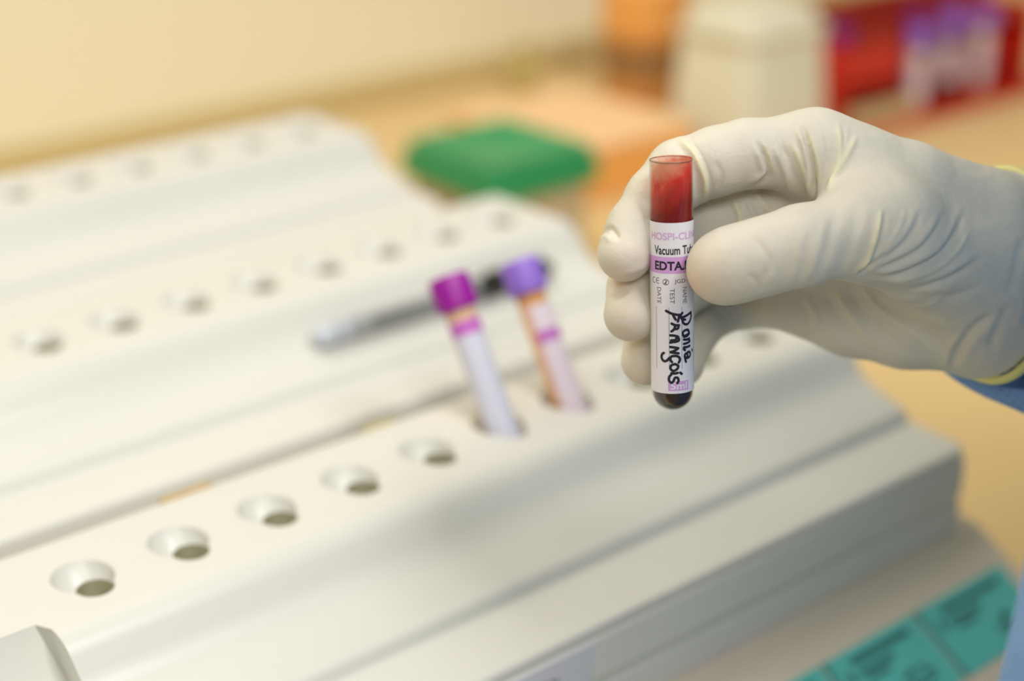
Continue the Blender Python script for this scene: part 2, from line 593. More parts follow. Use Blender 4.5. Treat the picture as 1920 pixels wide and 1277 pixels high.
vs, fs = panel_patch(292, 364, 67, 82.6)
pl = obj('paper_label', vs, fs, mat('grey_white_label', srgb(214, 213, 222), 0.6, var=0.02), machine, smooth=False)
pl['label'] = 'white paper label with dark print on the front panel'
L = []
x = 312.0
for q in range(15):
    w = random.uniform(0.7, 1.5)
    L.append(panel_patch(x, x + w, 69.5 + random.uniform(0, 1), 76 + random.uniform(-1.5, 0), 378.3))
    if q % 2:
        zz = random.choice((69.8, 72.4, 75))
        L.append(panel_patch(x, x + 2.4, zz, zz + 1.1, 378.3))
    x += w + random.uniform(0.8, 1.4)
vs, fs = join(*L)
obj('print', vs, fs, mat('blue_grey_print', srgb(86, 88, 112), 0.6, var=0.1), pl, smooth=False)
# rust stain in the gap behind the first row
vs, fs = box_vf(268, 290, 512.4, 514.6, 117.5, 119.4)
obj('stain', vs, fs, STAIN, machine, smooth=False)

vs, fs = box_vf(368, 384, 514, 526, 107, 114)
bevel(obj('tab', vs, fs, mat('olive_tab', srgb(176, 164, 116), 0.6, var=0.05), machine, smooth=False), 2)

# ---------------------------------------------------------------- capped tubes in the machine


def capped_tube(name, base, axis, L, r, capmat, labels, body, label, group, cap_r=None, cap_h=14.5, liquid=None):
    t = thing(name, base, label, 'test tube', group)
    cr = cap_r or r * 1.32
    A = np.asarray(axis, float)
    V_, F_ = lathe(base, A, [(0, 0.2), (0.5, r * .45), (r * .4, r * .8), (r, r), (L, r)], 28)
    obj('tube_body', V_, F_, body, t)
    h0 = L - 4
    V_, F_ = lathe(base, A, [(h0, r * 0.99), (h0, cr * .97), (h0 + .8, cr), (h0 + cap_h - 2, cr), (h0 + cap_h - .6, cr * .96), (h0 + cap_h, cr * .84), (h0 + cap_h, cr * .55), (h0 + cap_h - 1.5, cr * .5)], 32)
    c = obj('cap', V_, F_, capmat, t); shade_by_angle(c, 40)
    # ribs on the cap
    ribs = []
    X, Y, Az = frame_from_axis(A, np.array((0.3, 0.9, 0.1)))
    for i in range(24):
        a = 2 * math.pi * i / 24
        d = X * math.cos(a) + Y * math.sin(a); e = -X * math.sin(a) + Y * math.cos(a)
        q = [base + Az * h + d * rr + e * w for h in (h0 + 1.5, h0 + cap_h - 3) for rr in (cr * .97, cr * 1.02) for w in (-.5, .5)]
        ribs.append((q, [(0, 2, 3, 1), (4, 5, 7, 6), (0, 1, 5, 4), (2, 6, 7, 3), (0, 4, 6, 2), (1, 3, 7, 5)]))
    V_, F_ = join(*ribs)
    obj('cap_ribs', V_, F_, capmat, c, smooth=False)
    for hh0, hh1, a0, a1, mt, nm in labels:
        V_, F_ = [], []
        n = 24
        rr = r + 0.25
        for h in (hh0, hh1):
            for i in range(n + 1):
                a = a0 + (a1 - a0) * i / n
                V_.append(base + Az * h + (X * math.cos(a) + Y * math.sin(a)) * (rr + (0.1 if nm != 'label' else 0)))
        for i in range(n):
            F_.append((i, i + 1, n + 2 + i, n + 1 + i))
        o = obj(nm, V_, F_, mt, t)
    return t


def angle_to_cam(base, axis):
    X, Y, A = frame_from_axis(axis, np.array((0.3, 0.9, 0.1)))
    d = C0 - base
    return math.atan2(d @ Y, d @ X)


GRP = 'capped tubes standing in the machine'
for k, capm, lab, txt in ((5, MAGENTA, 'blue', 'tube with magenta cap and bluish label leaning in the front row of holes'),
                          (6, VIOLET, 'pink', 'tube with light violet cap and pinkish label leaning in the front row of holes')):
    hole = M(UH0 + PITCHU * k - 1.2, ROWS[0][0] + 1.5, ROWS[0][1])
    b = hole - AX * 26
    ac = angle_to_cam(b, AX)
    Lt = 26 + 50.5 + (1.5 if k == 6 else 3.5)
    if lab == 'blue':
        labels = [(8, 71, ac - 1.15, ac + 1.7, LABELBLUE, 'label'), (65, 71.1, ac - 1.15, ac + 1.7, BAND, 'label_band')]
    else:
        labels = [(8, 68, ac - 0.5, ac + 2.2, LABELPINK, 'label'), (52, 57, ac - 0.5, ac + 2.2, BAND, 'label_band')]
    capped_tube('capped_tube', b, AX, Lt, 6.5, capm, labels, AMBER if lab == 'pink' else TUBEPLASTIC, txt, GRP)

# ---------------------------------------------------------------- marker pen on the second tier
pb = M(406, 612.6, 115.8); pa = UD + 0.0 * VD
pen = thing('marker_pen', pb, 'grey marker pen with black cap lying below the second row of holes', 'pen')
V_, F_ = lathe(pb, pa, [(0, 1.5), (0.6, 3.2), (3, 4.4), (10, 4.9), (96, 4.9), (97, 4.6)], 24); obj('barrel', V_, F_, PENGREY, pen)
V_, F_ = lathe(pb, pa, [(-0.6, 1.2), (-0.2, 3.4), (3, 4.7), (18, 5.05), (18.2, 4.6)], 24); obj('end_plug', V_, F_, PENTIP, pen)
V_, F_ = lathe(pb, pa, [(96, 4.5), (96, 5.5), (98, 5.7), (136, 5.2), (144, 4.4), (146, 3.0), (146.3, 1)], 24); cp_ = obj('cap', V_, F_, BLACK, pen)
q = box_vf(508, 546, 610.6, 614.2, 120.5, 123.2); obj('clip', q[0], q[1], BLACK, cp_, smooth=False)
X, Y, A = frame_from_axis(pa, np.array((0.3, 0.9, 0.1)))
L = []
random.seed(9)
h = 30.0
ac = angle_to_cam(pb, pa)
while h < 92:
    w = random.uniform(2.0, 4.5)
    for a0, a1 in ((-0.55, -0.05), (0.1, 0.6)) if random.random() < .8 else ((-0.5, 0.5),):
        vs = [pb + A * hh + (X * math.cos(ac + a) + Y * math.sin(ac + a)) * rr for hh in (h, h + w) for rr in (4.8, 5.02) for a in (a0, (a0 + a1) / 2, a1)]
        L.append((vs, [(3, 4, 10, 9), (4, 5, 11, 10), (0, 3, 9, 6), (2, 8, 11, 5), (0, 1, 4, 3), (1, 2, 5, 4), (6, 9, 10, 7), (7, 10, 11, 8)]))
    h += w + random.uniform(0.7, 1.6)
V_, F_ = join(*L)
obj('print', V_, F_, PENPRINT, pen, smooth=False)

# ---------------------------------------------------------------- boxes and rack on the counter behind


def rounded_prism(uc, vc, su, sv, r, levels, seg=5):
    """levels = [(z, scale_inset)] : rounded rectangle rings"""
    V_, F_ = [], []
    ring = []
    for cx, cy, a0 in ((1, 1, 0), (-1, 1, 90), (-1, -1, 180), (1, -1, 270)):
        for k in range(seg + 1):
            a = math.radians(a0 + 90 * k / seg)
            ring.append((cx, cy, math.cos(a), math.sin(a)))
    n = len(ring)
    for z, ins in levels:
        for cx, cy, ca, sa in ring:
            rr = max(r - max(ins, 0) * .5, 0.5)
            V_.append(M(uc + cx * (su / 2 - rr - ins) + rr * ca, vc + cy * (sv / 2 - rr - ins) + rr * sa, z))
    for k in range(len(levels) - 1):
        for i in range(n):
            j = (i + 1) % n
            F_.append((k * n + i, k * n + j, (k + 1) * n + j, (k + 1) * n + i))
    F_.append(tuple(range(n - 1, -1, -1)))
    F_.append(tuple((len(levels) - 1) * n + i for i in range(n)))
    return V_, F_


# box with the green lid
gu, gv = 741, 876
gbox = thing('lidded_box', M(gu, gv, 0), 'small clouded box with a bright green lid behind the machine', 'box')
V_, F_ = rounded_prism(gu, gv, 88, 92, 6, [(0.2, 4), (1.5, 2.5), (66, 0)]); shade_by_angle(obj('box_body', V_, F_, BOXBODY, gbox))
V_, F_ = rounded_prism(gu, gv, 100, 104, 6, [(66, 1), (66, 0), (78, 0), (80, 1), (80, 4), (82, 4.2), (88, 4.6), (90, 6), (90, 12), (88.5, 14)])
shade_by_angle(obj('lid', V_, F_, GREEN, gbox))

# tall pale box with tapering sides
wu, wv = 1066, 936
wb = thing('tapered_box', M(wu, wv, 0), 'tall pale tapering plastic box beside the red tube rack', 'box')
V_, F_ = rounded_prism(wu, wv, 100, 90, 13, [(0.2, -4), (112, 3), (116, 5), (128, 8), (133, 13), (134, 22)])
shade_by_angle(obj('box_body', V_, F_, BOXWHITE, wb), 50)
V_, F_ = rounded_prism(wu, wv, 106, 96, 14, [(110, 3.6), (113, 2.2), (117, 2.6), (117, 6)])
shade_by_angle(obj('lid_seam', V_, F_, BOXWHITE, wb), 50)

# low orange box; the light on its top is painted in peach
ob = thing('card_box', M(950, 1000, 0), 'low orange box with its lit top painted peach behind the green lid', 'box')
vs, fs = box_vf(868, 1000, 935, 1090, 0.2, 44); bevel(obj('box_body', vs, fs, ORANGE, ob, smooth=False), 2)
vs, fs = box_vf(866, 1002, 933, 1092, 40, 46); bevel(obj('box_lid', vs, fs, ORANGE_LIT, ob, smooth=False), 2)

# upright orange canister
cu, cv = 1150, 1144
oc = thing('canister', M(cu, cv, 0), 'upright orange canister with a brown label near the wall', 'canister')
V_, F_ = rounded_prism(cu, cv, 70, 70, 26, [(0.2, 2), (2, 0), (64, 0), (66, 2)]); shade_by_angle(obj('canister_body', V_, F_, BROWNORANGE, oc))
V_, F_ = rounded_prism(cu, cv, 76, 76, 28, [(64, 1), (65, 0), (108, 0), (112, 3), (113, 10)]); shade_by_angle(obj('lid', V_, F_, ORANGE, oc))
V_, F_ = rounded_prism(cu, cv, 71.5, 71.5, 26.6, [(22, 0), (56, 0)]); shade_by_angle(obj('label_wrap', V_, F_, BROWN, oc))
bt = thing('small_bottle', M(1075, 1235, 0), 'small olive bottle against the wall trim, left of the orange canister', 'bottle')
V_, F_ = lathe(M(1075, 1235, 0.2), ZD, [(0, 10), (1, 13), (26, 13), (32, 7), (40, 7)], 24)
obj('bottle_body', V_, F_, mat('olive_glass', srgb(188, 170, 96), 0.3, var=0.05), bt)
V_, F_ = lathe(M(1075, 1235, 0.2), ZD, [(38, 8), (39, 8.4), (46, 8.4), (47, 7)], 24)
obj('stopper', V_, F_, mat('olive_stopper', srgb(170, 150, 80), 0.5, var=0.05), bt)

# red rack
ru0, ru1, rv0, rv1 = 1176, 1470, 905, 985
rack = thing('tube_rack', M((ru0 + ru1) / 2, (rv0 + rv1) / 2, 0), 'red plastic tube rack on the counter at the upper right', 'rack')
vs, fs = box_vf(ru0, ru1, rv0, rv1, 0.2, 9); bevel(obj('base_plate', vs, fs, RED, rack, smooth=False), 2)
vs, fs = box_vf(ru0, ru1, rv1 - 6, rv1, 9, 108); bevel(obj('back_panel', vs, fs, REDDARK, rack, smooth=False), 1.5)
vs, fs = box_vf(ru0, ru0 + 6, rv0 + 20, rv1, 9, 84); bevel(obj('end_panel', vs, fs, RED, rack, smooth=False), 1.5)
vs, fs = box_vf(ru1 - 6, ru1, rv0 + 20, rv1, 9, 84); bevel(obj('end_panel', vs, fs, RED, rack, smooth=False), 1.5)


def holed_plate(name, z0, z1, material):
    vs, fs = box_vf(ru0 + 4, ru1 - 4, rv0 + 24, rv1 - 4, z0, z1)
    o = obj(name, vs, fs, material, rack, smooth=False)
    cs = [lathe(M(ru0 + 22 + 23 * i, v, z0 - 3), ZD, [(0, 8.2), (z1 - z0 + 6, 8.2)], 18) for i in range(12) for v in (rv0 + 42, rv0 + 66)]
    cut(o, join(*cs)); shade_by_angle(o, 30)
    return o


holed_plate('top_shelf', 72, 78, REDDARK)
holed_plate('lower_shelf', 30, 35, RED)
vs, fs = box_vf(ru0, ru0 + 84, rv0 + 18, rv0 + 24, 46, 74); bevel(obj('front_rail', vs, fs, RED, rack, smooth=False), 1.5)
vs, fs = box_vf(ru0, ru0 + 86, rv0 + 4, rv0 + 14, 9, 26); bevel(obj('lower_rail', vs, fs, RAIL, rack, smooth=False), 1.5)
RG = 'tubes standing in the red rack'
spots = [(ru0 + 20, rv0 + 42, 84, PURPLE, 'dark purple capped tube at the near end of the red rack'),
         (ru0 + 98, rv0 + 12, 76, VIOLET, 'violet capped tube with white label, first in front of the red rack back'),
         (ru0 + 122, rv0 + 36, 84, PURPLE, 'purple capped tube half hidden between the violet capped tubes in the rack'),
         (ru0 + 148, rv0 + 14, 82, VIOLET, 'violet capped tube with white label, second in the red rack'),
         (ru0 + 176, rv0 + 38, 86, PURPLE, 'purple capped tube behind the violet caps at the rack right'),
         (ru0 + 200, rv0 + 16, 80, VIOLET, 'violet capped tube with white label nearest the frame edge in the rack')]
for i, (uu, vv, Lh, cm, lb) in enumerate(spots):
    b = M(uu, vv, 9.2)
    ac = angle_to_cam(b, ZD)
    low = 12 if i != 3 else 22
    labs = [(low, Lh - 26, ac - 1.3, ac + 1.3, LABELPINK if i % 2 else LABELBLUE, 'label')]
    capped_tube('rack_tube', b, ZD, Lh - 12, 7.5, cm, labs, (BLOODPINK if i in (3, 4) else TUBEPLASTIC), lb, RG, cap_r=10.2, cap_h=17)

# ---------------------------------------------------------------- held blood tube
TT = at(1258.5, 298.5, 509.2)
TB = at(1261.5, 768, 530.0)
TA = TT - TB; TL = float(np.linalg.norm(TA)); TA = TA / TL
R_T = 6.55
tf = C0 - (TT + TB) / 2; tf = tf - TA * (tf @ TA); tf /= np.linalg.norm(tf)      # towards the camera
tr = np.cross(TA, tf); tr = tr if tr @ RV > 0 else -tr
held = thing('blood_tube', TB, 'open glass tube of dark blood with a handwritten label held in the gloved hand', 'test tube')


def cyl(h, th, r):
    return TB + TA * h + (tr * math.sin(th) + tf * math.cos(th)) * r


def tube_surf(prof, n=64, cap=False):
    V_, F_ = [], []
    for h, r in prof:
        for i in range(n):
            V_.append(cyl(h, 2 * math.pi * i / n, r))
    for k in range(len(prof) - 1):
        for i in range(n):
            j = (i + 1) % n
            F_.append((k * n + i, k * n + j, (k + 1) * n + j, (k + 1) * n + i))
    if cap:
        F_.append(tuple(range(n - 1, -1, -1))); F_.append(tuple((len(prof) - 1) * n + i for i in range(n)))
    return V_, F_


outer = [(R_T - R_T * math.cos(a), max(R_T * math.sin(a), 0.02)) for a in np.linspace(0, math.pi / 2, 10)] + [(TL - 0.5, R_T), (TL - 0.12, R_T - 0.1), (TL, R_T - 0.35)]
ri = R_T - 0.32
inner = [(TL, ri + .3), (TL - .15, ri + .08), (TL - .5, ri)] + [(R_T, ri)] + [(R_T - ri * math.cos(a), max(ri * math.sin(a), 0.02)) for a in np.linspace(math.pi / 2, 0, 10)][1:]
V_, F_ = tube_surf(outer + inner)
gl = obj('glass', V_, F_, GLASS, held)
V_, F_ = [], []
for i in range(64):
    a = 2 * math.pi * i / 64
    for j in range(8):
        b = 2 * math.pi * j / 8
        V_.append(cyl(TL - 0.1 + 0.17 * math.sin(b), a, R_T - 0.12 + 0.17 * math.cos(b)))
for i in range(64):
    for j in range(8):
        F_.append((i * 8 + j, ((i + 1) % 64) * 8 + j, ((i + 1) % 64) * 8 + (j + 1) % 8, i * 8 + (j + 1) % 8))
obj('rim', V_, F_, mat('glass_rim_refraction_brown', srgb(116, 80, 66), 0.12, var=0.05, spec=0.8), gl)  # brown tint stands in for the dark refraction at the glass edge
# y pixel on the front of the tube -> height along the axis
def H(y):
    return (768 - (y - 7.7 - (y - 415) * 0.0115)) / (768 - 298.5) * TL


hb = H(414)
rb = ri - 0.02
V_, F_ = tube_surf([(R_T - rb * math.cos(a), max(rb * math.sin(a), 0.02)) for a in np.linspace(0, math.pi / 2, 8)] + [(hb - 1.5, rb), (hb - 1.5, 0.02)], 48)
obj('blood', V_, F_, BLOOD, held)
# film of blood on the inner wall above the liquid
h0f, h1f = hb - 2.0, H(303)
n = 96; nh = 24
V_, F_, AT = [], [], []
for k in range(nh + 1):
    h = h0f + (h1f - h0f) * k / nh
    for i in range(n + 1):
        th = -math.pi + 2 * math.pi * i / n
        V_.append(cyl(h, th, rb))
        AT.append((math.sin(th), k / nh, math.cos(th)))
for k in range(nh):
    for i in range(n):
        F_.append((k * (n + 1) + i, k * (n + 1) + i + 1, (k + 1) * (n + 1) + i + 1, (k + 1) * (n + 1) + i))
fo = obj('blood_film', V_, F_, film_material(h0f, h1f), held)
a_ = fo.data.attributes.new('wall', 'FLOAT_VECTOR', 'POINT')
a_.data.foreach_set('vector', np.array(AT, float).ravel())
# paper label
V_, F_ = [], []
n = 72
for h in (H(736.5), H(414.5)):
    for i in range(n + 1):
        V_.append(cyl(h, -2.75 + 5.6 * i / n, R_T + 0.07))
for i in range(n):
    F_.append((i, i + 1, n + 2 + i, n + 1 + i))
lab = obj('paper_label', V_, F_, PAPER, held)
lab['label'] = 'white and lilac printed label with handwriting'
RP = 40.3


def xc(y):
    return 1258.7 + (y - 298.5) * (2.8 / 471)


def arc(x, y):
    return math.asin(max(-1, min(1, (x - xc(y)) / RP)))


def wrap(name, bm, material, off):
    """bm in (arc angle * RP px, y px) -> on the tube wall"""
    for c in np.arange(-70, 75, 3.0):
        g = bm.verts[:] + bm.edges[:] + bm.faces[:]
        bmesh.ops.bisect_plane(bm, geom=g, plane_co=(c, 0, 0), plane_no=(1, 0, 0))
    bm.verts.ensure_lookup_table()
    V_ = [cyl(H(v.co.y), v.co.x / RP, R_T + off) for v in bm.verts]
    for i, v in enumerate(bm.verts):
        v.index = i
    F_ = [tuple(v.index for v in f.verts) for f in bm.faces]
    bm.free()
    return obj(name, V_, F_, material, lab, smooth=False)


def text_bm(s, x0, x1, y0, y1, rot=False, bold=0.0):
    """text filling the box x0..x1 (unrolled px) by y0 (top) .. y1 (bottom); rot reads downwards"""
    c = bpy.data.curves.new('lettering', 'FONT')
    c.body = s; c.size = 1.0; c.resolution_u = 4; c.offset = bold
    o = bpy.data.objects.new('lettering', c); COL.objects.link(o)
    bpy.context.view_layer.update()
    me = bpy.data.meshes.new_from_object(o.evaluated_get(bpy.context.evaluated_depsgraph_get()))
    bpy.data.objects.remove(o)
    bm = bmesh.new(); bm.from_mesh(me); bpy.data.meshes.remove(me)
    xs = [v.co.x for v in bm.verts]; ys = [v.co.y for v in bm.verts]
    ax, bx, ay, by = min(xs), max(xs), min(ys), max(ys)
    for v in bm.verts:
        tx = (v.co.x - ax) / (bx - ax); ty = (v.co.y - ay) / (by - ay)
        if rot:
            v.co = Vector((x0 + (x1 - x0) * ty, y0 + (y1 - y0) * tx, 0))
        else:
            v.co = Vector((x0 + (x1 - x0) * tx, y1 + (y0 - y1) * ty, 0))
    return bm


def rect_bm(x0, x1, y0, y1):
    bm = bmesh.new()
    q = [bm.verts.new((x, y, 0)) for x, y in ((x0, y0), (x1, y0), (x1, y1), (x0, y1))]
    bm.faces.new(q)
    return bm


def stroke_bm(strokes, w):
    """round-ended brush strokes through smoothed polylines given in (unrolled px, y px)"""
    bm = bmesh.new()
    for pts in strokes:
        P = [np.array(p, float) for p in pts]
        Q = []
        if len(P) == 2:
            Q = [P[0] + (P[1] - P[0]) * t for t in np.linspace(0, 1, 5)]
        else:
            E = [2 * P[0] - P[1]] + P + [2 * P[-1] - P[-2]]
            for i in range(1, len(E) - 2):
                for t in np.linspace(0, 1, 6)[:-1]:
                    a, b, c, d = E[i - 1:i + 3]
                    Q.append(0.5 * (2 * b + (c - a) * t + (2 * a - 5 * b + 4 * c - d) * t * t + (3 * b - a - 3 * c + d) * t ** 3))
            Q.append(P[-1])
        L_, R_ = [], []
        for i, p in enumerate(Q):
            t = Q[min(i + 1, len(Q) - 1)] - Q[max(i - 1, 0)]
            t = t / (np.linalg.norm(t) + 1e-9)
            nrm = np.array((-t[1], t[0])) * w / 2
            L_.append(bm.verts.new((*(p + nrm), 0))); R_.append(bm.verts.new((*(p - nrm), 0)))
        for i in range(len(Q) - 1):
            bm.faces.new((L_[i], L_[i + 1], R_[i + 1], R_[i]))
        for p in (Q[0], Q[-1]):
            ring = [bm.verts.new((p[0] + w / 2 * math.cos(a), p[1] + w / 2 * math.sin(a), 0)) for a in np.linspace(0, 2 * math.pi, 10)[:-1]]
            bm.faces.new(ring)
    return bm


def ax_(x, y):
    return arc(x, y) * RP


wrap('lettering', text_bm('HOSPI-CLINIC', -45, 71, 432.5, 446.5, bold=0.024), LILACTXT, 0.10)
wrap('lettering', text_bm('Vacuum Tube', -35.5, 53, 457, 473.5, bold=0.022), INK, 0.10)
wrap('lilac_band', rect_bm(-64, 66, 477.5, 508.5), LILAC, 0.09)
wrap('lettering', text_bm('EDTA.K3', -34.5, 48, 485.5, 502.5, bold=0.034), INK, 0.12)
# conformity mark: two open arcs, the second with a bar
ce = []
for cx, bar in ((-37.5, False), (-27.5, True)):
    ce.append([(cx + 4.4 * math.cos(a), 522.5 + 5.2 * math.sin(a)) for a in np.linspace(math.radians(60), math.radians(300), 9)])
    if bar:
        ce.append([(cx - 4.2, 522.5), (cx + 1.6, 522.5)])
wrap('lettering', stroke_bm(ce, 1.1), INK, 0.10)
ring = [(-11.5 + 5.6 * math.cos(a), 524.0 + 5.6 * math.sin(a)) for a in np.linspace(0, 2 * math.pi, 15)]
wrap('lettering', stroke_bm([ring, [(-15.2, 528), (-7.8, 520)]], 0.9), INK, 0.10)
wrap('lettering', text_bm('2', -14.0, -9.0, 520, 528), INK, 0.10)
wrap('lettering', text_bm('JGD', 4.5, 26, 519, 528.5), INK, 0.10)
for s, x_, y0, y1 in (('DATE', 1236.5, 535, 565), ('TEST', 1260.5, 536, 564.5), ('NAME', 1283.5, 535, 566)):
    c = ax_(x_, 550)
    wrap('lettering', text_bm(s, c - 4.4, c + 4.4, y0, y1, rot=True), INKGREY, 0.10)
for x_ in (1231.8, 1254.8, 1278.2):
    c = ax_(x_, 630)
    wrap('ruled_line', rect_bm(c - 0.4, c + 0.4, 571.5, 689), INKGREY, 0.09)
c0 = ax_(1253.0, 721); c1 = ax_(1290.0, 721)
wrap('lilac_box', rect_bm(c0, c1, 713, 731), LILAC, 0.09)
wrap('lettering', text_bm('5ml', c0 + 4.5, c1 - 3.5, 715, 728.5, bold=0.02), PAPER, 0.12)
wrap('lettering', text_bm('LOT 0 EXP', 51.5, 55.5, 566, 700, rot=True), INKGREY, 0.10) if False else None


def hw(strokes):
    out = []
    for s in strokes:
        out.append([(ax_(1210 + x / 5.8, 560 + y / 5.8), 560 + y / 5.8) for x, y in s])
    return out


FR = hw([[(228, 104), (285, 132), (345, 148), (372, 150)], [(368, 150), (362, 185), (352, 222)], [(300, 140), (312, 170), (330, 200)],
         [(286, 242), (325, 260), (364, 264)], [(360, 264), (352, 298), (322, 300), (322, 266)], [(320, 296), (300, 318), (284, 328)],
         [(272, 372), (318, 376), (356, 392)], [(340, 380), (330, 420), (280, 428)], [(358, 400), (362, 432), (318, 446)], [(318, 440), (272, 452)],
         [(272, 500), (315, 506), (356, 516)], [(354, 520), (312, 545), (278, 556)], [(278, 560), (320, 566), (360, 574)],
         [(290, 668), (272, 640), (284, 606), (330, 600), (366, 618), (374, 650), (362, 676)],
         [(204, 570), (184, 590), (180, 628), (202, 660), (234, 654), (262, 622)],
         [(320, 690), (282, 706), (274, 740), (304, 766), (344, 748), (356, 712), (322, 690)],
         [(284, 792), (318, 796), (352, 790)],
         [(282, 808), (262, 832), (258, 872), (284, 900), (306, 880), (322, 844), (350, 846), (360, 876), (348, 904)], [(378, 790), (394, 806)]])
DA = hw([[(400, 132), (384, 158), (394, 196), (430, 212)], [(398, 182), (442, 170), (490, 146)], [(490, 146), (492, 200), (472, 250), (442, 266), (410, 244), (396, 196)],
         [(456, 326), (424, 330), (404, 352), (412, 384), (446, 384), (470, 362), (458, 330)], [(474, 372), (452, 394), (416, 398)],
         [(416, 428), (446, 434), (474, 430)], [(466, 436), (478, 462), (446, 474), (416, 476)],
         [(418, 514), (448, 518), (478, 512)], [(418, 514), (416, 534), (430, 548)],
         [(446, 590), (462, 574), (482, 590), (480, 628), (450, 640), (426, 618), (432, 590), (452, 592), (456, 640)], [(428, 622), (432, 656), (440, 680)],
         [(504, 566), (508, 580)]])
wrap('handwriting', stroke_bm(FR, 4.9), INK, 0.14)
wrap('handwriting', stroke_bm(DA, 4.7), INK, 0.14)
wrap('fine_print', rect_bm(53.0, 53.8, 575, 700), INKGREY, 0.09)

# ---------------------------------------------------------------- the gloved hand


def C(x, y, d, r):
    return (at(x, y, d), r)


CHAINS = {
    'index': [C(1528, 286, 528, 12.4), C(1400, 288, 526, 10.4), C(1345, 302, 526, 10.4), C(1276, 326, 528, 10.5), C(1232, 372, 527, 9.5), C(1194, 428, 524, 8.9), C(1172, 476, 521, 8.5)],
    'middle': [C(1508, 352, 548, 12.2), C(1390, 398, 545, 10.6), C(1330, 414, 546, 10.6), C(1266, 420, 546, 10.4), C(1216, 482, 540, 9.2), C(1192, 540, 534, 8.6), C(1182, 590, 528, 8.3)],
    'ring': [C(1488, 440, 566, 11.6), C(1370, 500, 566, 10.0), C(1290, 522, 564, 10.0), C(1240, 580, 556, 9.0), C(1222, 630, 549, 8.4), C(1212, 676, 542, 8.1)],
    'pinky': [C(1470, 545, 580, 11.0), C(1395, 566, 582, 9.0), C(1338, 580, 580, 9.0), C(1296, 630, 570, 7.8), C(1278, 684, 560, 7.3)],
    'thumb': [C(1660, 430, 516, 14.5), C(1600, 438, 510, 12.6), C(1500, 461, 505, 11.5), C(1430, 481, 505, 10.9), C(1372, 497, 506, 10.8), C(1353, 503, 507, 10.4)],
}
PALM = [
    [C(1528, 286, 528, 12.6), C(1700, 350, 534, 13.6), C(1840, 402, 546, 14.5), C(1990, 452, 570, 16.0)],     # index metacarpal and wrist
    [C(1508, 352, 548, 12.4), C(1840, 470, 556, 17.0), C(1990, 520, 580, 18.0)],
    [C(1490, 440, 562, 12.4), C(1830, 550, 558, 17.0), C(1990, 580, 582, 18.0)],
    [C(1476, 548, 574, 12.6), C(1600, 582, 572, 15.0), C(1700, 600, 566, 15.6), C(1830, 616, 562, 14.8), C(1990, 640, 588, 15.0)],
    [C(1650, 432, 518, 14.5), C(1720, 470, 528, 15.5), C(1830, 500, 544, 18.0)],                               # ball of the thumb
    [C(1590, 330, 528, 10.5), C(1650, 420, 520, 13.0)],                                                      # web of the thumb
]
RINGC = at(1861, 515, 556)
rim_up = at(1872, 318, 556) - RINGC; RA = float(np.linalg.norm(rim_up)); rim_up = rim_up / RA
al = math.radians(44)
rim_near = RV * math.sin(al) - FV * math.cos(al)
rim_near = rim_near - rim_up * (rim_near @ rim_up); rim_near /= np.linalg.norm(rim_near)
RB = 24.5
rim_ax = np.cross(rim_near, rim_up); rim_ax = rim_ax if rim_ax @ RV > 0 else -rim_ax


def smin(a, b, k):
    h = np.maximum(k - np.abs(a - b), 0) / k
    return np.minimum(a, b) - h * h * k * 0.25


def caps(P, chain, k):
    d = None
    for (a, r1), (b, r2) in zip(chain[:-1], chain[1:]):
        ba = b - a
        pa = P - a
        h = np.clip(pa @ ba / (ba @ ba), 0, 1)
        q = np.linalg.norm(pa - h[:, None] * ba, axis=1) - (r1 + (r2 - r1) * h)
        d = q if d is None else smin(d, q, k)
    return d


def hand_sdf(P):
    palm = None
    for c in PALM:
        q = caps(P, c, 3)
        palm = q if palm is None else smin(palm, q, 11)
    # the cuff widens to the elastic rim
    w = P - RINGC
    hx = w @ rim_ax
    ex = (w @ rim_up) / (RA - 3.2); ey = (w @ rim_near) / (RB - 2.5)
    sc = 1 + 0.019 * np.clip(hx, -40, 0)
    rr = np.sqrt(ex * ex + ey * ey) / sc
    cuff = (rr - 1.0) * 24.0 * sc
    cuff = np.maximum(cuff, np.abs(hx + 18) - 18.5)
    palm = smin(palm, cuff, 8)
    fing = None
    for nme in ('index', 'middle', 'ring', 'pinky'):
        q = caps(P, CHAINS[nme], 2.5)
        fing = q if fing is None else smin(fing, q, 1.2)
    d = smin(palm, fing, 6)
    th = caps(P, CHAINS['thumb'], 4)
    # the thumb grows out of the ball of the thumb but only touches the fingers
    d2 = smin(palm, th, 9)
    d = smin(d, np.minimum(d2, th), 1.0)
    return np.maximum(d, hx - 0.5)


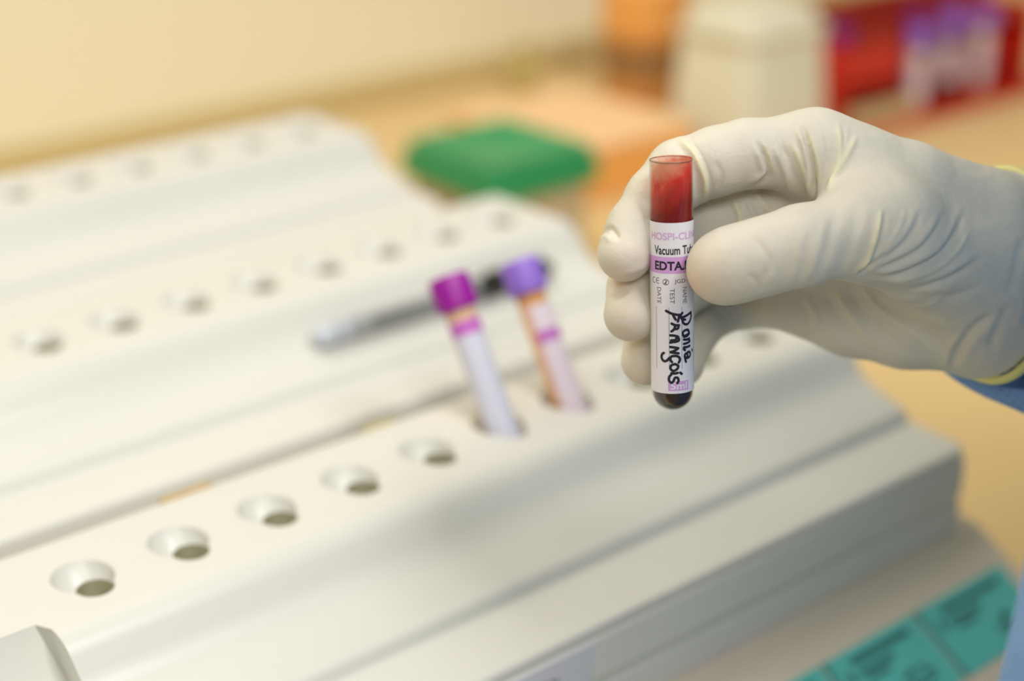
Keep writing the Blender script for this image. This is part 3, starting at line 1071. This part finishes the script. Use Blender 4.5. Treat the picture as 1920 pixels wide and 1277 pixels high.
def surface_nets(fn, lo, hi, h):
    n = np.ceil((hi - lo) / h).astype(int) + 1
    xs = [lo[i] + h * np.arange(n[i]) for i in range(3)]
    G = np.empty(n)
    for i in range(n[0]):
        Y, Z = np.meshgrid(xs[1], xs[2], indexing='ij')
        P = np.stack([np.full(Y.size, xs[0][i]), Y.ravel(), Z.ravel()], 1)
        G[i] = fn(P).reshape(n[1], n[2])
    ins = G < 0
    c = tuple(n - 1)
    acc = np.zeros(c + (3,)); cnt = np.zeros(c)
    sl = lambda o, ax: slice(o[ax], o[ax] + c[ax])
    corners = [(i, j, k) for i in (0, 1) for j in (0, 1) for k in (0, 1)]
    for a in corners:
        for ax in range(3):
            if a[ax]:
                continue
            b = list(a); b[ax] = 1
            ga = G[sl(a, 0), sl(a, 1), sl(a, 2)]; gb = G[sl(b, 0), sl(b, 1), sl(b, 2)]
            m = (ga < 0) != (gb < 0)
            t = np.where(m, ga / np.where(m, ga - gb, 1), 0)
            for q in range(3):
                acc[..., q] += np.where(m, a[q] + (t if q == ax else 0), 0)
            cnt += m
    act = cnt > 0
    idx = -np.ones(c, int); idx[act] = np.arange(act.sum())
    cells = np.argwhere(act)
    V_ = lo + h * (cells + acc[act] / cnt[act][:, None])
    quads = []
    for ax in range(3):
        a1, a2 = (ax + 1) % 3, (ax + 2) % 3
        s0 = [slice(1, None)] * 3; s0[ax] = slice(None, -1)
        s1 = list(s0); s1[ax] = slice(1, None)
        full = np.zeros(tuple(n), bool)
        A = ins[tuple([slice(None, -1) if q == ax else slice(None) for q in range(3)])]
        B = ins[tuple([slice(1, None) if q == ax else slice(None) for q in range(3)])]
        E = np.argwhere(A != B)
        ok = (E[:, a1] > 0) & (E[:, a2] > 0) & (E[:, a1] < c[a1]) & (E[:, a2] < c[a2])
        E = E[ok]
        up = A[tuple(E.T)]
        def ci(d1, d2):
            q = E.copy(); q[:, a1] -= d1; q[:, a2] -= d2
            return idx[tuple(q.T)]
        q = np.stack([ci(0, 0), ci(1, 0), ci(1, 1), ci(0, 1)], 1)
        q[~up] = q[~up][:, ::-1]
        quads.append(q)
    return V_, np.concatenate(quads)


def project_px(P):
    w = P - C0
    d = w @ FV
    return 960 + FPX * (w @ RV) / d, 638.5 - FPX * (w @ UV) / d, d


def grad(fn, P, e=0.15):
    g = np.zeros_like(P)
    for k in ((1, -1, -1), (-1, -1, 1), (-1, 1, -1), (1, 1, 1)):
        k = np.array(k, float)
        g += fn(P + k * e)[:, None] * k
    return g / (np.linalg.norm(g, axis=1)[:, None] + 1e-12)


allp = np.array([p for c in list(CHAINS.values()) + PALM for p, r in c])
lo = allp.min(0) - 22; hi = allp.max(0) + 22
hi = np.minimum(hi, np.maximum(hi * 0 - 1e9, hi))
HV, HQ = surface_nets(hand_sdf, lo, hi, 1.25)
# one level of subdivision, then drop the points back on the exact surface
me = bpy.data.meshes.new('tmp'); me.from_pydata(HV.tolist(), [], HQ.tolist())
to = bpy.data.objects.new('tmp', me); COL.objects.link(to)
ss = to.modifiers.new('s', 'SUBSURF'); ss.levels = 1; ss.render_levels = 1
bpy.context.view_layer.update()
em = bpy.data.meshes.new_from_object(to.evaluated_get(bpy.context.evaluated_depsgraph_get()))
bpy.data.objects.remove(to)
HV = np.empty(len(em.vertices) * 3); em.vertices.foreach_get('co', HV); HV = HV.reshape(-1, 3)
HF = np.empty(len(em.polygons) * 4, int); em.polygons.foreach_get('vertices', HF); HF = HF.reshape(-1, 4)
N = grad(hand_sdf, HV)
for _ in range(2):
    HV = HV - N * np.clip(hand_sdf(HV), -0.6, 0.6)[:, None]
px, py, pd = project_px(HV)
view = HV - C0; view /= np.linalg.norm(view, axis=1)[:, None]
facing = np.clip(-(N * view).sum(1), 0, 1)
disp = np.zeros(len(HV)); fold = np.zeros(len(HV))


def wrinkle(pts, amp, w, yellow=0.0, dmax=1e9, dmin=0, pair=0.0, taper=True):
    """a fold or crease pressed into the glove along a line; w in px of 1/6 mm; pair adds the opposite lip beside it"""
    global disp, fold
    P = [np.array(p, float) for p in pts]
    Q = []
    E = [2 * P[0] - P[1]] + P + [2 * P[-1] - P[-2]]
    for i in range(1, len(E) - 2):
        for t in np.linspace(0, 1, 8)[:-1]:
            a, b, c, d = E[i - 1:i + 3]
            Q.append(0.5 * (2 * b + (c - a) * t + (2 * a - 5 * b + 4 * c - d) * t * t + (3 * b - a - 3 * c + d) * t ** 3))
    Q.append(P[-1]); Q = np.array(Q)
    box = (px > Q[:, 0].min() - 5 * w) & (px < Q[:, 0].max() + 5 * w) & (py > Q[:, 1].min() - 5 * w) & (py < Q[:, 1].max() + 5 * w) & (facing > 0.02) & (pd < dmax) & (pd > dmin)
    ids = np.nonzero(box)[0]
    if not len(ids):
        return
    X_ = np.stack([px[ids], py[ids]], 1)
    best = np.full(len(ids), 1e9); tt = np.zeros(len(ids)); side = np.zeros(len(ids))
    seg = np.linalg.norm(np.diff(Q, axis=0), axis=1); cum = np.concatenate([[0], np.cumsum(seg)])
    for i in range(len(Q) - 1):
        ba = Q[i + 1] - Q[i]; pa = X_ - Q[i]
        h = np.clip(pa @ ba / (ba @ ba + 1e-9), 0, 1)
        e = pa - h[:, None] * ba
        dd = np.linalg.norm(e, axis=1)
        m = dd < best
        best[m] = dd[m]; tt[m] = ((cum[i] + seg[i] * h) / cum[-1])[m]
        side[m] = np.sign(ba[0] * pa[:, 1] - ba[1] * pa[:, 0])[m]
    tp = np.clip(np.minimum(tt, 1 - tt) * 5, 0, 1) if taper else 1.0
    s = best * side
    gss = np.exp(-(best / w) ** 2) * tp
    disp[ids] += amp * gss
    if pair:
        disp[ids] += -amp * pair * np.exp(-((s - 1.9 * w) / (1.2 * w)) ** 2) * tp
    if yellow:
        fold[ids] = np.maximum(fold[ids], yellow * np.exp(-(best / (w * 0.9)) ** 2) * tp)


def cr3(pts):       # lines read off the enlarged view of the hand
    return [(1400 + x / 2.28, 180 + y / 2.28) for x, y in pts]


F_D = 545
# knuckle folds
wrinkle(cr3([(385, 100), (398, 200), (388, 300), (340, 412)]), 0.75, 5.2, 0.6)
wrinkle(cr3([(472, 160), (440, 230), (400, 310), (340, 412)]), 0.75, 5.2, 0.7)
wrinkle(cr3([(428, 120), (425, 200), (400, 300)]), 0.3, 3, 0.3)
wrinkle(cr3([(235, 125), (265, 210), (288, 330), (288, 440)]), -1.8, 5, 0, pair=0.7)
wrinkle(cr3([(250, 130), (292, 240), (305, 330), (296, 440)]), 0.6, 4, 0.6)
wrinkle(cr3([(190, 190), (240, 310), (272, 425)]), 0.7, 5, 0.5)
wrinkle(cr3([(150, 200), (200, 330), (240, 450)]), -0.5, 6, pair=0.5)
wrinkle(cr3([(320, 110), (345, 200), (345, 330)]), -0.4, 5, pair=0.5)
wrinkle(cr3([(50, 190), (80, 260), (95, 330), (60, 370), (10, 400)]), -1.5, 5.5, 0, pair=0.6)
wrinkle(cr3([(60, 185), (95, 260), (110, 330)]), 0.6, 4, 0.5)
wrinkle(cr3([(110, 210), (160, 320), (190, 440)]), 0.5, 6)
wrinkle(cr3([(130, 140), (150, 220), (170, 270)]), -0.4, 5, pair=0.5)
# fold ring at the middle joint of the index finger
wrinkle([(1268, 255), (1298, 284), (1315, 316), (1323, 347), (1318, 384)], 0.95, 6, 0.8, dmax=540)
wrinkle([(1283, 255), (1312, 290), (1328, 330), (1332, 372)], -0.4, 4, dmax=540)
wrinkle([(1258, 262), (1285, 290), (1303, 330), (1308, 378)], -0.35, 5, dmax=540)
wrinkle([(1340, 300), (1352, 330), (1345, 360)], -0.35, 6, dmax=540)
# tip of the index finger
wrinkle([(1128, 438), (1142, 428), (1155, 440), (1156, 452)], -0.9, 5, dmax=540)
wrinkle([(1120, 452), (1136, 444), (1146, 456)], 0.5, 5, dmax=540)
wrinkle([(1200, 360), (1216, 400), (1222, 440)], -0.5, 9, dmax=540)
wrinkle([(1160, 515), (1190, 508), (1216, 494)], 0.3, 5, dmax=540)
# middle and ring finger
wrinkle([(1140, 560), (1165, 552), (1180, 538)], -0.6, 5)
wrinkle([(1372, 372), (1386, 400), (1388, 430)], 0.8, 5, 0.7, dmin=530)
wrinkle([(1398, 372), (1420, 410), (1440, 430)], -0.8, 6, dmin=530)
wrinkle([(1410, 350), (1440, 392), (1470, 410)], 0.7, 6, 0.4, dmin=530)
wrinkle([(1330, 560), (1352, 590), (1368, 605)], -0.4, 6, dmin=540)
wrinkle([(1312, 640), (1330, 620), (1352, 612)], -0.4, 6, dmin=540)
# thumb: ring at its base and fine creases
wrinkle(cr3([(578, 470), (566, 540), (550, 610), (515, 700), (456, 768)]), 0.9, 4.5, 0.9)
wrinkle(cr3([(590, 480), (585, 560), (568, 640), (530, 715), (465, 770)]), -0.7, 4, 0)
for k, (x0, y0, x1, y1, a) in enumerate(((520, 440, 430, 770, 0.35), (470, 450, 390, 775, -0.35), (420, 460, 330, 790, 0.4), (370, 500, 290, 790, -0.4),
                                         (330, 520, 250, 800, 0.35), (270, 560, 215, 815, -0.35), (220, 590, 180, 830, 0.3), (120, 560, 150, 840, -0.25))):
    wrinkle(cr3([(x0, y0), ((x0 + x1) / 2 + 14, (y0 + y1) / 2), (x1, y1)]), a * 0.6, 7, 0, dmax=520, pair=0.3)
wrinkle(cr3([(20, 600), (60, 640), (100, 720), (60, 800)]), -0.45, 8, dmax=520)
wrinkle(cr3([(0, 760), (40, 790), (60, 840)]), -0.4, 6, dmax=520)
# folds fanning from the crease of the thumb
wrinkle(cr3([(745, 480), (715, 570), (640, 660), (490, 762)]), -0.6, 6, 0, pair=0.8)
wrinkle(cr3([(850, 490), (800, 590), (720, 670), (560, 745), (480, 765)]), -0.65, 6, 0, pair=0.8)
wrinkle(cr3([(930, 490), (890, 590), (820, 680), (700, 745), (600, 772), (480, 768)]), -0.8, 6, 0, pair=0.8)
wrinkle(cr3([(960, 560), (900, 660), (820, 730), (700, 775), (560, 785)]), 0.5, 5, 0.35)
wrinkle(cr3([(1010, 685), (930, 745), (830, 795), (700, 825), (560, 805)]), -0.85, 7, 0, pair=0.7)
wrinkle(cr3([(1020, 800), (900, 850), (760, 860), (600, 830), (500, 780)]), -0.5, 8, 0, pair=0.4)
wrinkle(cr3([(680, 480), (650, 570), (590, 650)]), 0.35, 5)
wrinkle(cr3([(600, 660), (530, 730), (470, 766)]), -0.6, 3.5)
# folds over the palm below
wrinkle(cr3([(470, 780), (560, 900), (700, 1000), (860, 1140)]), 0.7, 7, 0.3)
wrinkle(cr3([(430, 800), (500, 930), (620, 1040), (720, 1130)]), -0.7, 8)
wrinkle(cr3([(370, 810), (440, 930), (545, 1090)]), 0.7, 7, 0.3)
wrinkle(cr3([(330, 830), (390, 950), (470, 1050)]), -0.7, 9)
wrinkle(cr3([(240, 840), (290, 930), (300, 1010)]), 0.7, 8, 0.2)
wrinkle(cr3([(560, 840), (700, 930), (900, 990)]), 0.5, 8, 0.2)
wrinkle(cr3([(880, 1160), (920, 1060), (980, 990), (1060, 930)]), -1.1, 9, 0, pair=0.4)
wrinkle(cr3([(850, 1170), (870, 1080), (930, 1010)]), 0.7, 7)
wrinkle(cr3([(1040, 1100), (1070, 1000), (1130, 880)]), -0.7, 9)
wrinkle(cr3([(1110, 860), (1150, 760), (1180, 600)]), -0.5, 9)
wrinkle(cr3([(1170, 820), (1180, 900), (1150, 1000)]), 0.5, 9)
wrinkle(cr3([(860, 260), (940, 310), (1040, 320)]), -0.3, 8)
HV = HV + N * disp[:, None]

person = thing('person', M(497, 134, -860), 'person in a blue gown and latex glove holding up the blood tube', 'person')
hand = obj('gloved_hand', HV, HF, GLOVE, person)
hand['label'] = 'right hand in an off-white latex glove'
fa = hand.data.attributes.new('fold', 'FLOAT', 'POINT')
fa.data.foreach_set('value', np.clip(fold, 0, 1))
skin = np.zeros(len(HV))
for sx, sy, sr, sw, dm in ((1300, 532, 34, 0.7, 525), (1310, 500, 40, 0.35, 525), (1162, 518, 34, 0.5, 535), (1190, 480, 34, 0.25, 535), (1172, 628, 34, 0.45, 545), (1170, 590, 34, 0.3, 545), (1200, 712, 26, 0.3, 560), (1212, 350, 16, 0.5, 540)):
    skin = np.maximum(skin, sw * np.exp(-((px - sx) ** 2 + (py - sy) ** 2) / sr ** 2) * (pd < dm))
sa = hand.data.attributes.new('skin', 'FLOAT', 'POINT')
sa.data.foreach_set('value', np.clip(skin, 0, 1))
# rolled rim of the glove cuff
V_, F_ = [], []
nr_, nt_ = 72, 12
for i in range(nr_):
    a = 2 * math.pi * i / nr_
    wob = 1 + 0.015 * math.sin(5 * a)
    cpt = RINGC + rim_ax * 0.6 + rim_up * math.cos(a) * RA * wob + rim_near * math.sin(a) * RB * wob
    rad = rim_up * math.cos(a) * RB + rim_near * math.sin(a) * RA; rad /= np.linalg.norm(rad)
    for j in range(nt_):
        b = 2 * math.pi * j / nt_
        V_.append(cpt + (rad * math.cos(b) + rim_ax * math.sin(b) * 1.3) * 1.5)
for i in range(nr_):
    for j in range(nt_):
        F_.append((i * nt_ + j, ((i + 1) % nr_) * nt_ + j, ((i + 1) % nr_) * nt_ + (j + 1) % nt_, i * nt_ + (j + 1) % nt_))
obj('glove_rim', V_, F_, RIM, hand)


def loft(rings, n=48, close=False):
    """rings = [(centre, e1, e2)] ellipses"""
    V_, F_ = [], []
    for k, (c, e1, e2) in enumerate(rings):
        for i in range(n):
            a = 2 * math.pi * i / n
            V_.append(c + e1 * math.cos(a) + e2 * math.sin(a))
    for k in range(len(rings) - 1):
        for i in range(n):
            j = (i + 1) % n
            F_.append((k * n + i, k * n + j, (k + 1) * n + j, (k + 1) * n + i))
    if close:
        F_.append(tuple(range(n - 1, -1, -1))); F_.append(tuple((len(rings) - 1) * n + i for i in range(n)))
    return V_, F_


# knit cuff between the glove and the gown sleeve
ELB = np.array((405.0, 640.0, 190.0)); SHO = M(715, 125, 460)
arm_dir = ELB - RINGC; arm_dir /= np.linalg.norm(arm_dir)
rings = []
for t, s in ((-6, 0.80), (0, 0.86), (12, 0.88), (40, 0.95), (70, 1.0)):
    rings.append((RINGC + rim_ax * min(t, 10) * 1.0 + arm_dir * max(t - 10, 0), rim_up * RA * s, rim_near * RB * s))
V_, F_ = loft(rings)
obj('knit_cuff', V_, F_, CUFF, person)
# gown sleeve with a loose open end
lipL = at(1846, 716, 566); lipH = at(1968, 350, 566)
oc_ = (lipL + lipH) / 2; e1 = (lipH - lipL) / 2
e2 = FV * 30 - RV * 46; e2 = e2 - e1 * (e2 @ e1) / (e1 @ e1)
def perp_ring(c, axis, r1, r2):
    axis = axis / np.linalg.norm(axis)
    a = ZD - axis * (ZD @ axis); a /= np.linalg.norm(a)
    b = np.cross(axis, a)
    if b @ FV < 0:
        b = -b
    return (c, a * r1, b * r2)
rings = [(oc_, e1, e2), (oc_ + RV * 9 - UV * 5 + arm_dir * 4, e1 * 1.12 , e2 * 1.06)]
c1 = oc_ + RV * 42 - UV * 12 + FV * 10
rings += [perp_ring(c1, arm_dir, 46, 42), perp_ring(c1 + (ELB - c1) * .5, arm_dir, 54, 50), perp_ring(c1 + (ELB - c1) * .85, arm_dir, 60, 56)]
ud = SHO - ELB
rings += [perp_ring(ELB + np.array((22, 8, -12)), arm_dir + ud / np.linalg.norm(ud), 62, 62)]
for t in (0.3, 0.6, 0.95):
    cc = ELB + ud * t
    w = 60 + 12 * t
    rings.append((cc, RV * w, np.array((0, 1.0, 0)) * w))
V_, F_ = loft(rings, 64)
sl_ = obj('gown_sleeve', V_, F_, GOWN, person)
so = sl_.modifiers.new('solid', 'SOLIDIFY'); so.thickness = 0.0009; so.offset = 0
# body of the gown
rings = []
bc = M(497, 134, 0)
for z, ax2, by2, dx in ((-860, 225, 250, 0), (-500, 212, 235, 0), (-100, 196, 215, 0), (100, 186, 205, 2), (150, 179, 202, 4), (250, 168, 200, 10), (400, 150, 200, 20), (470, 128, 190, 30), (505, 90, 140, 40), (520, 60, 70, 46)):
    rings.append((bc + UD * dx + ZD * z, UD * by2, VD * ax2 * 0.62))
V_, F_ = loft(rings, 96)
V_ = np.array(V_)
ang = np.arctan2(V_[:, 1] - bc[1], V_[:, 0] - bc[0])
pl_ = 1 + 0.012 * np.sin(9 * ang + V_[:, 2] / 140) + 0.008 * np.sin(23 * ang - V_[:, 2] / 90)
V_[:, 0] = bc[0] + (V_[:, 0] - bc[0]) * pl_; V_[:, 1] = bc[1] + (V_[:, 1] - bc[1]) * pl_
gb = obj('gown_body', V_, F_, GOWN, person)
ss = gb.modifiers.new('s', 'SUBSURF'); ss.levels = 1; ss.render_levels = 1
